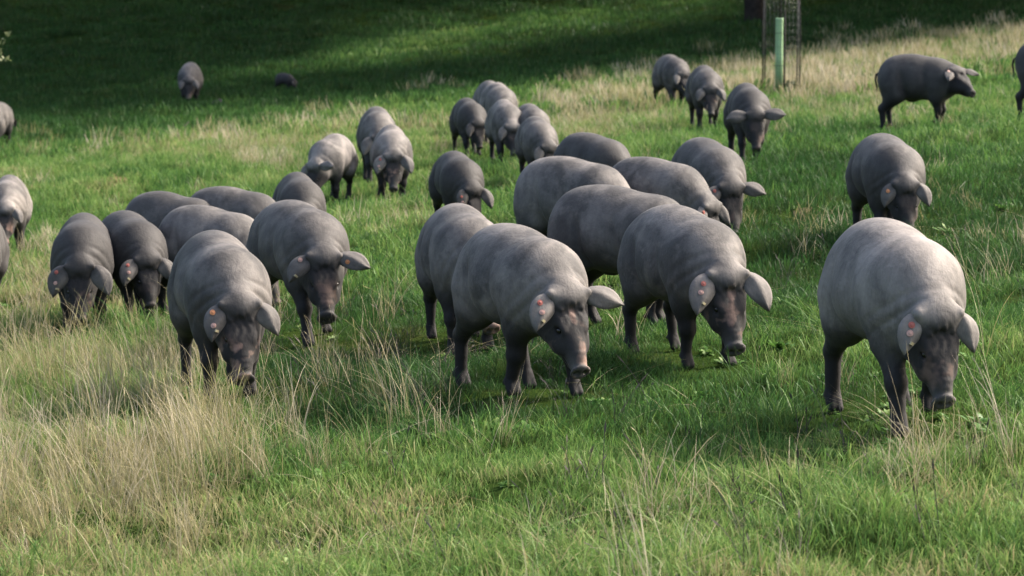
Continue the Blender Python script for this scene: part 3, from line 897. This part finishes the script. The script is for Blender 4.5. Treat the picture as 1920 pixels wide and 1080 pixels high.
# ------------------------------------------------------------------ bits on the ground
def heap(px, py, rx, ry, rz, label, name, mat, cat, seed):
    g = ground(px, py); r = np.random.default_rng(seed)
    n, k = 18, 6; V = [(0, 0, rz)]; F = []
    ph = r.uniform(0, 6.28, 6)
    for i in range(1, k + 1):
        t = i / k
        for j in range(n):
            a = 2 * math.pi * j / n
            w = 1 + .22 * math.sin(2 * a + ph[0]) + .14 * math.sin(3 * a + ph[1]) + .1 * math.sin(5 * a + ph[2] + 3 * t)
            z = rz * (math.cos(t * math.pi) * .5 + .5) * (1 + .5 * math.sin(4 * a + ph[3] + 5 * t) * t) + r.normal() * rz * .09
            x, y = rx * w * t * math.cos(a), ry * w * t * math.sin(a)
            if i == k: z = -0.05
            V.append((x, y, z + float(terrain(g.x + x, g.y + y)) - g.z))
    for j in range(n):
        F.append((0, 1 + j, 1 + (j + 1) % n))
    for i in range(k - 1):
        for j in range(n):
            a = 1 + i * n + j; b = 1 + i * n + (j + 1) % n
            F.append((a, a + n, b + n, b))
    o = mesh_obj(name, V, F, mat); o.location = g
    tag(o, label, cat)
heap(212, 342, .24, .45, .05, 'small heap of reddish brown earth in the bright grass at left', 'earth_heap', M['red_earth'], 'earth heap', 1)
heap(1515, 402, .14, .3, .05, 'dark rooted up soil in the deep green grass at right', 'earth_heap', M['earth'], 'earth heap', 2)
heap(408, 200, .22, .3, .12, 'dark stone lying beside the pig in the shade', 'field_stone', M['rock'], 'stone', 3)
heap(1610, 612, .14, .22, .05, 'patch of bare brown soil left of the large pale pig', 'earth_heap', M['earth'], 'earth heap', 4)
def fallen_branch():
    g = ground(328, 262); m = MB()
    m.add(tube([(-.12, 0, .02), (0, 0, .10), (.10, .02, .15), (.22, .0, .28)], [.016, .015, .012, .006], 6))
    m.add(tube([(.05, 0, .12), (.2, .05, .12), (.34, .05, .10)], [.012, .009, .004], 6))
    m.add(tube([(.12, .02, .17), (.15, -.04, .26)], [.008, .003], 5))
    o = m.build('fallen_branch', M['twig']); o.location = g
    tag(o, 'forked dead branch lying in the grass at upper left', 'branch')
fallen_branch()

# ------------------------------------------------------------------ grass
def tuft_mesh(name, mat, nb, rad, hmin, hmax, wid, lean, droop, seed, seg=3, wind=(0, 0), head=0.0):
    r = np.random.default_rng(seed)
    V, F, A = [], [], []
    for _ in range(nb):
        rr = rad * math.sqrt(r.uniform()); a = r.uniform(0, 6.283)
        p = np.array((rr * math.cos(a), rr * math.sin(a), -0.01))
        h = r.uniform(hmin, hmax) * (1 - 0.25 * rr / rad)
        az = r.uniform(0, 6.283)
        ld = np.array((math.cos(az), math.sin(az), 0)) * lean * r.uniform(0.1, 1) + np.array((wind[0], wind[1], 0)) * r.uniform(.3, 1)
        dr = droop * r.uniform(0.1, 1)
        fa = r.uniform(0, 6.283); wv = np.array((math.cos(fa), math.sin(fa), 0))
        w = wid * r.uniform(.6, 1.3)
        o = len(V); tone = r.uniform()
        for i in range(seg + 1):
            u = i / seg
            q = p + ld * h * (u * 0.5 + u * u * (0.5 + dr)) + np.array((0, 0, h * (u - dr * 0.45 * u * u * u)))
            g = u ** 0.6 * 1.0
            if i < seg:
                ww = w * (1 - 0.55 * u)
                V += [q - wv * ww / 2, q + wv * ww / 2]; A += [(tone, g, 0, 1)] * 2
            else:
                V.append(q); A.append((tone, g, 0, 1))
        for i in range(seg - 1):
            b = o + 2 * i; F.append((b, b + 1, b + 3, b + 2))
        b = o + 2 * (seg - 1); F.append((b, b + 1, b + 2))
        if head and r.uniform() < head:      # slim seed head along the tip
            q1 = V[o + 2 * (seg - 1)] * .5 + V[o + 2 * (seg - 1) + 1] * .5; q2 = V[o + 2 * seg]
            m = q1 * .35 + q2 * .65; n = len(V); hw = w * 0.9 + .0008
            V += [q1, m - wv * hw, q2 + (q2 - q1) * .25, m + wv * hw]; A += [(tone, 1, 0, 1)] * 4
            F.append((n, n + 1, n + 2, n + 3))
    me = bpy.data.meshes.new(name)
    me.from_pydata([tuple(v) for v in V], [], F)
    at = me.color_attributes.new('blade', 'FLOAT_COLOR', 'POINT')
    at.data.foreach_set('color', np.array(A, np.float32).ravel())
    me.materials.append(mat)
    return bpy.data.objects.new(name, me)

def weed_mesh(name, mat, n, size, seed):
    r = np.random.default_rng(seed); V, F, A = [], [], []
    for i in range(n):
        a = r.uniform(0, 6.283); el = r.uniform(.25, 1.1); L = size * r.uniform(.5, 1.1); w = L * r.uniform(.28, .45)
        d = np.array((math.cos(a) * math.cos(el), math.sin(a) * math.cos(el), math.sin(el)))
        s = np.array((-math.sin(a), math.cos(a), 0)); p = np.array((r.normal() * size * .25, r.normal() * size * .25, 0))
        o = len(V); t = r.uniform()
        for u, ww in ((0, .12), (.35, .8), (.65, 1), (1, .1)):
            q = p + d * L * u - np.array((0, 0, L * .35 * u * u))
            V += [q - s * w * ww / 2, q + s * w * ww / 2]; A += [(t, .4 + .6 * u, 0, 1)] * 2
        for k in range(3):
            b = o + 2 * k; F.append((b, b + 1, b + 3, b + 2))
    me = bpy.data.meshes.new(name); me.from_pydata([tuple(v) for v in V], [], F)
    at = me.color_attributes.new('blade', 'FLOAT_COLOR', 'POINT'); at.data.foreach_set('color', np.array(A, np.float32).ravel())
    me.materials.append(mat)
    return bpy.data.objects.new(name, me)

def scatter(name, protos, pts, rot, scl, idx, tint, label, cat):
    col = bpy.data.collections.new(name + '_kinds')
    for i, p in enumerate(protos):
        p.name = '%s_kind_%02d' % (name, i); col.objects.link(p)
    me = bpy.data.meshes.new(name)
    me.vertices.add(len(pts)); me.vertices.foreach_set('co', np.asarray(pts, np.float32).ravel())
    for nm, ty, arr, key in (('rot', 'FLOAT_VECTOR', rot, 'vector'), ('scl', 'FLOAT', scl, 'value'), ('idx', 'INT', idx, 'value'), ('tint', 'FLOAT', tint, 'value')):
        at = me.attributes.new(nm, ty, 'POINT')
        at.data.foreach_set(key, np.asarray(arr, np.int32 if ty == 'INT' else np.float32).ravel())
    o = bpy.data.objects.new(name, me); C.objects.link(o)
    ng = bpy.data.node_groups.new(name, 'GeometryNodeTree')
    ng.interface.new_socket('Geometry', in_out='INPUT', socket_type='NodeSocketGeometry')
    ng.interface.new_socket('Geometry', in_out='OUTPUT', socket_type='NodeSocketGeometry')
    n = ng.nodes; lk = ng.links
    gi = n.new('NodeGroupInput'); go = n.new('NodeGroupOutput')
    ip = n.new('GeometryNodeInstanceOnPoints'); ci = n.new('GeometryNodeCollectionInfo')
    ci.inputs['Collection'].default_value = col
    ci.inputs['Separate Children'].default_value = True; ci.inputs['Reset Children'].default_value = True
    def na(nm, ty):
        a = n.new('GeometryNodeInputNamedAttribute'); a.data_type = ty; a.inputs['Name'].default_value = nm; return a.outputs[0]
    er = n.new('FunctionNodeEulerToRotation')
    lk.new(na('rot', 'FLOAT_VECTOR'), er.inputs[0])
    lk.new(gi.outputs[0], ip.inputs['Points']); lk.new(ci.outputs[0], ip.inputs['Instance'])
    ip.inputs['Pick Instance'].default_value = True
    lk.new(na('idx', 'INT'), ip.inputs['Instance Index'])
    lk.new(er.outputs[0], ip.inputs['Rotation']); lk.new(na('scl', 'FLOAT'), ip.inputs['Scale'])
    lk.new(ip.outputs[0], go.inputs[0])
    md = o.modifiers.new('scatter', 'NODES'); md.node_group = ng
    tag(o, label, cat, None, 'stuff')
    return o

def sample(d0, d1, dens, wf=0.216, w0=1.0):
    """points spread evenly over the visible wedge of ground between two distances"""
    area = (d1 - d0) * 2 * (wf * (d0 + d1) / 2 + w0)
    n = int(area * dens)
    k = int(n * 1.7) + 10
    y = rng.uniform(d0, d1, k); wmax = wf * d1 + w0
    x = rng.uniform(-wmax, wmax, k)
    ok = np.abs(x) < wf * y + w0
    x, y = x[ok][:n], y[ok][:n]
    return x, y

def G(u, v, cx, cy, sx, sy, rot=0):
    c, s = math.cos(R(rot)), math.sin(R(rot))
    a = (u - cx) * c + (v - cy) * s; b = -(u - cx) * s + (v - cy) * c
    return np.exp(-0.5 * ((a / sx) ** 2 + (b / sy) ** 2))

def dry_map(u, v):
    """how much of the ground is tall dry grass, laid out after the meadow"""
    m = 1.2 * G(u, v, 150, 720, 230, 80) + 0.6 * G(u, v, 60, 850, 170, 120) + 0.55 * G(u, v, 330, 880, 100, 130)
    m = m + 0.8 * G(u, v, 1790, 940, 60, 34) + 0.5 * G(u, v, 1510, 905, 60, 10) + 0.2 * G(u, v, 1380, 1020, 100, 40) + 0.1 * G(u, v, 1100, 950, 150, 40)
    m = m + 0.6 * G(u, v, 60, 1000, 130, 60) + 0.5 * G(u, v, 330, 990, 80, 60) + 0.3 * G(u, v, 700, 830, 110, 40) + 0.25 * G(u, v, 560, 660, 80, 40)
    line = 215 - (u - 1050) * 0.145
    m = m + 0.42 * np.exp(-0.5 * ((v - line) / 28) ** 2) * sstep(1000, 1090, u)
    m = m + 0.45 * G(u, v, 1590, 195, 130, 30) + 0.6 * G(u, v, 480, 300, 50, 22) + 0.2 * G(u, v, 230, 285, 120, 14) + 0.5 * G(u, v, 90, 560, 120, 60)
    m = m + 0.2 * G(u, v, 600, 250, 90, 18) + 0.08 * G(u, v, 830, 210, 40, 40) + 0.35 * G(u, v, 780, 430, 40, 20) + 0.12 * G(u, v, 1880, 700, 60, 110)
    m = m + 0.35 * G(u, v, 1120, 245, 80, 30)
    return m
def lime_streak_map(u, v):
    return np.clip(1.3 * G(u, v, 830, 78, 260, 18, -9.5) + sstep(780, 930, v) + 0.8 * G(u, v, 300, 400, 260, 40) + 0.6 * G(u, v, 800, 330, 200, 60) + 0.5 * G(u, v, 1880, 650, 100, 100) + 0.4 * G(u, v, 1450, 650, 100, 60), 0, 1)  # first term paints the far slope's sunlit streak into the grass colour
def lush_shade_map(u, v):
    """deep green, leafy sward, plus shade painted among the front pigs and over the far slope"""
    m = 0.7 * G(u, v, 1000, 690, 380, 60) + 1.0 * G(u, v, 1800, 430, 220, 110) + 0.9 * G(u, v, 1500, 420, 120, 110) + 0.8 * G(u, v, 820, 720, 150, 70) + 0.7 * G(u, v, 1380, 800, 110, 40) + 1.0 * sstep(290, 190, v + 0.11 * (u - 300)) - 0.95 * G(u, v, 830, 78, 260, 20, -9.5)  # far slope shade painted as darker grass, left lighter along the sunlit streak
    m = m + 0.8 * G(u, v, 620, 640, 120, 80) + 0.5 * G(u, v, 560, 900, 120, 50)
    return np.clip(m, 0, 1)

def pig_dist(x, y):
    d = np.full(len(x), 9.0)
    for (gx, gy, fx, fy, sc) in PIGS_XY:
        a = (x - gx) * fx + (y - gy) * fy; b = -(x - gx) * fy + (y - gy) * fx
        t = np.clip(a, -0.42 * sc, 0.55 * sc)
        d = np.minimum(d, np.hypot(a - t, b))
    return d

green_stops = [(0.0, (0.012, 0.048, 0.012)), (0.3, (0.042, 0.125, 0.028)), (0.6, (0.135, 0.252, 0.055)), (0.82, (0.225, 0.305, 0.092)), (1.0, (0.34, 0.29, 0.15))]
M['green_grass'] = make_grass_mat('green_grass_blade', (0.05, 0.07, 0.02), green_stops, 0.40, 0.45, 0.5)
M['dry_grass'] = make_grass_mat('dry_grass_blade', (0.16, 0.15, 0.07), [(0.0, (0.16, 0.17, 0.06)), (0.35, (0.30, 0.26, 0.13)), (0.7, (0.45, 0.39, 0.27)), (1.0, (0.52, 0.45, 0.35))], 0.30, 0.7, 0.6)
M['dead_stalk'] = make_grass_mat('dead_stalk', (0.05, 0.045, 0.04), [(0.0, (0.03, 0.027, 0.024)), (1.0, (0.14, 0.12, 0.105))], 0.1, 0.8, 0.7)
M['weed'] = make_grass_mat('weed_leaf', (0.05, 0.10, 0.02), [(0.0, (0.035, 0.11, 0.018)), (0.6, (0.085, 0.19, 0.035)), (1.0, (0.20, 0.27, 0.09))], 0.3, 0.5, 0.45)

def place(x, y, up_tilt=0.12):
    n = len(x)
    pts = np.stack([x, y, terrain(x, y)], 1)
    rot = np.stack([rng.normal(0, up_tilt, n), rng.normal(0, up_tilt, n), rng.uniform(0, 6.283, n)], 1)
    u, v, dep = project(x, y, pts[:, 2])
    return pts, rot, u, v

def green_layer(name, d0, d1, dens, protos, smin, smax, label):
    x, y = sample(d0, d1, dens)
    pts, rot, u, v = place(x, y)
    lush_shade = lush_shade_map(u, v); dry = np.clip(dry_map(u, v), 0, 1)
    big = fbm(x / 0.9, y / 0.9, 41, 3); mid = fbm(x / 0.35, y / 0.35, 77, 2); wide = fbm(x / 4.0, y / 4.0, 5, 3)
    tint = 0.46 - 0.62 * lush_shade + 0.26 * dry + 0.18 * lime_streak_map(u, v) + 0.75 * (big - .5) + 0.45 * (wide - .5) + rng.normal(0, .07, len(x))
    bare = 0.10 + 0.6 * sstep(0.62, 0.78, mid)
    keep = rng.uniform(0, 1, len(x)) > bare * 0.7
    scl = rng.uniform(smin, smax, len(x)) * (0.65 + 0.8 * mid) * (1 - .5 * (1 - sstep(.12, .5, pig_dist(x, y))))
    idx = rng.integers(0, len(protos), len(x))
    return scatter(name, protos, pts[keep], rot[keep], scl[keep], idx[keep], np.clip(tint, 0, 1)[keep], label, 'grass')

def dry_layer(name, d0, d1, dens, protos, base, smin, smax, label, mapf=dry_map, cat='dry grass', clear=0.34):
    x, y = sample(d0, d1, dens)
    pts, rot, u, v = place(x, y, 0.10)
    m = np.clip(base + mapf(u, v), 0, 1) * (0.25 + 1.2 * sstep(0.35, 0.65, fbm(x / 0.5, y / 0.5, 61, 2)))
    keep = (rng.uniform(0, 1, len(x)) < m) & (pig_dist(x, y) > clear)
    rot[:, 2] = rng.normal(0, 0.9, len(x))
    scl = rng.uniform(smin, smax, len(x)); idx = rng.integers(0, len(protos), len(x))
    tint = 0.5 + rng.normal(0, .2, len(x)) + 0.5 * (fbm(x / 1.5, y / 1.5, 8) - .5)
    return scatter(name, protos, pts[keep], rot[keep], scl[keep], idx[keep], np.clip(tint, 0, 1)[keep], label, cat)

short = lambda s0, **k: [tuft_mesh('t', M['green_grass'], seed=s0 + i, **k) for i in range(7)]
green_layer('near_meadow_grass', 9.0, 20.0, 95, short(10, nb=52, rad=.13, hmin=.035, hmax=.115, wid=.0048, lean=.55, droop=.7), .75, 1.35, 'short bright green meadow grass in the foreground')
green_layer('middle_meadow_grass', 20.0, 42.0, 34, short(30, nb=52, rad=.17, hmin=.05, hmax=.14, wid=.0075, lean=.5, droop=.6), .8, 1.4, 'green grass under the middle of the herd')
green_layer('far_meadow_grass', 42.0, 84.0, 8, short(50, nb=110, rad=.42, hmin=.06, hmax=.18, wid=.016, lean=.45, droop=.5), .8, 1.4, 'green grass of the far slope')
def tussocks(name, d0, d1, dens, protos, label):
    x, y = sample(d0, d1, dens)
    pts, rot, u, v = place(x, y, 0.15)
    m = sstep(0.42, 0.64, fbm(x / 0.55, y / 0.55, 141, 3))
    keep = (rng.uniform(0, 1, len(x)) < m) & (pig_dist(x, y) > .2)
    tint = 0.52 - 0.55 * lush_shade_map(u, v) + 0.2 * lime_streak_map(u, v) + .2 * np.clip(dry_map(u, v), 0, 1) + rng.normal(0, .12, len(x))
    return scatter(name, protos, pts[keep], rot[keep], rng.uniform(.6, 1.25, len(x))[keep], rng.integers(0, len(protos), len(x))[keep], np.clip(tint, 0, 1)[keep], label, 'grass')
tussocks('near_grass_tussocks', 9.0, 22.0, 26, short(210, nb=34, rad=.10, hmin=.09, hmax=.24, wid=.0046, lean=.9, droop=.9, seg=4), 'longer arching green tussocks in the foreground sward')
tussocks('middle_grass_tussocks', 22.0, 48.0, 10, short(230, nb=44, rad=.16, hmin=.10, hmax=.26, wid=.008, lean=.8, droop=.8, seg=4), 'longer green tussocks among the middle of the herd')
dryk = lambda s0, **k: [tuft_mesh('t', M['dry_grass'], seed=s0 + i, **k) for i in range(7)]
dry_layer('near_dry_grass', 9.0, 20.0, 54, dryk(70, nb=22, rad=.09, hmin=.14, hmax=.60, wid=.0034, lean=.45, droop=.8, seg=5, wind=(-.12, 0), head=0), 0.006, .55, 1.1, 'tall pale dry grass in the left foreground and scattered through the sward')
dry_layer('middle_dry_grass', 20.0, 42.0, 26, dryk(90, nb=30, rad=.14, hmin=.12, hmax=.36, wid=.006, lean=.45, droop=.7, seg=4, wind=(-.1, 0), head=0), 0.02, .6, 1.1, 'dry tan grass patches among the middle of the herd')
dry_layer('far_dry_grass', 42.0, 75.0, 12, dryk(110, nb=60, rad=.30, hmin=.15, hmax=.5, wid=.012, lean=.35, droop=.5, seg=4, wind=(-.1, 0)), 0.0, .6, 1.1, 'band of tall tan grass along the edge of the shade')
lit = [tuft_mesh('t', M['dry_grass'], 14, .16, .10, .30, .0032, 2.6, .9, 260 + i, 4) for i in range(5)]
litter_map = lambda u, v: -.08 + .5 * G(u, v, 1510, 905, 90, 14) + .6 * G(u, v, 1790, 945, 110, 40) + .35 * G(u, v, 1300, 1010, 220, 60) + .3 * G(u, v, 300, 900, 300, 120)
dry_layer('straw_litter', 9.0, 24.0, 16, lit, 0.16, .5, 1.0, 'fallen straw lying in the sward', litter_map, 'straw', 0.0)
stk = [tuft_mesh('t', M['dry_grass'], 4, .05, .30, .62, .0030, .35, .7, 130 + i, 7, (-.1, 0), .35) for i in range(6)]
stalk_map = lambda u, v: dry_map(u, v) + 1.6 * G(u, v, 325, 950, 40, 25) + .5 * G(u, v, 480, 740, 90, 30) + .3 * G(u, v, 780, 760, 120, 40) + .25 * G(u, v, 1250, 880, 250, 90)
dry_layer('tall_grass_stalks', 9.5, 22.0, 7.0, stk, 0.05, .6, 1.1, 'single pale grass stalks with seed heads standing above the sward', stalk_map, clear=.22)
dead_map = lambda u, v: 1.0 * G(u, v, 640, 690, 130, 45) + 0.35 * G(u, v, 1780, 950, 90, 40) + 0.3 * G(u, v, 1300, 1000, 200, 60) + .25 * G(u, v, 1050, 760, 90, 30)
ded = [tuft_mesh('t', M['dead_stalk'], 9, .06, .10, .34, .0042, .6, .5, 150 + i, 5, (0, 0), .5) for i in range(5)]
dry_layer('dead_weed_stalks', 9.5, 22.0, 40, ded, 0.035, .5, 1.0, 'dark dead weed stalks between the front pigs', dead_map, 'dead stalks', .2)
weed_map = lambda u, v: .5 * G(u, v, 520, 880, 90, 50) + .4 * G(u, v, 1350, 720, 120, 50) + .3 * G(u, v, 700, 1000, 200, 60)
wd = [weed_mesh('t', M['weed'], 16 + 3 * i, .045 + .007 * i, 170 + i) for i in range(6)]
dry_layer('broad_leaf_weeds', 9.0, 26.0, 26, wd, 0.30, .55, 1.3, 'small broad leaved weeds in the green sward', weed_map, 'weeds', 0.0)
print('objects', len(bpy.data.objects), 'instanced pts', sum(len(o.data.vertices) for o in bpy.data.objects if o.type == 'MESH' and o.modifiers))
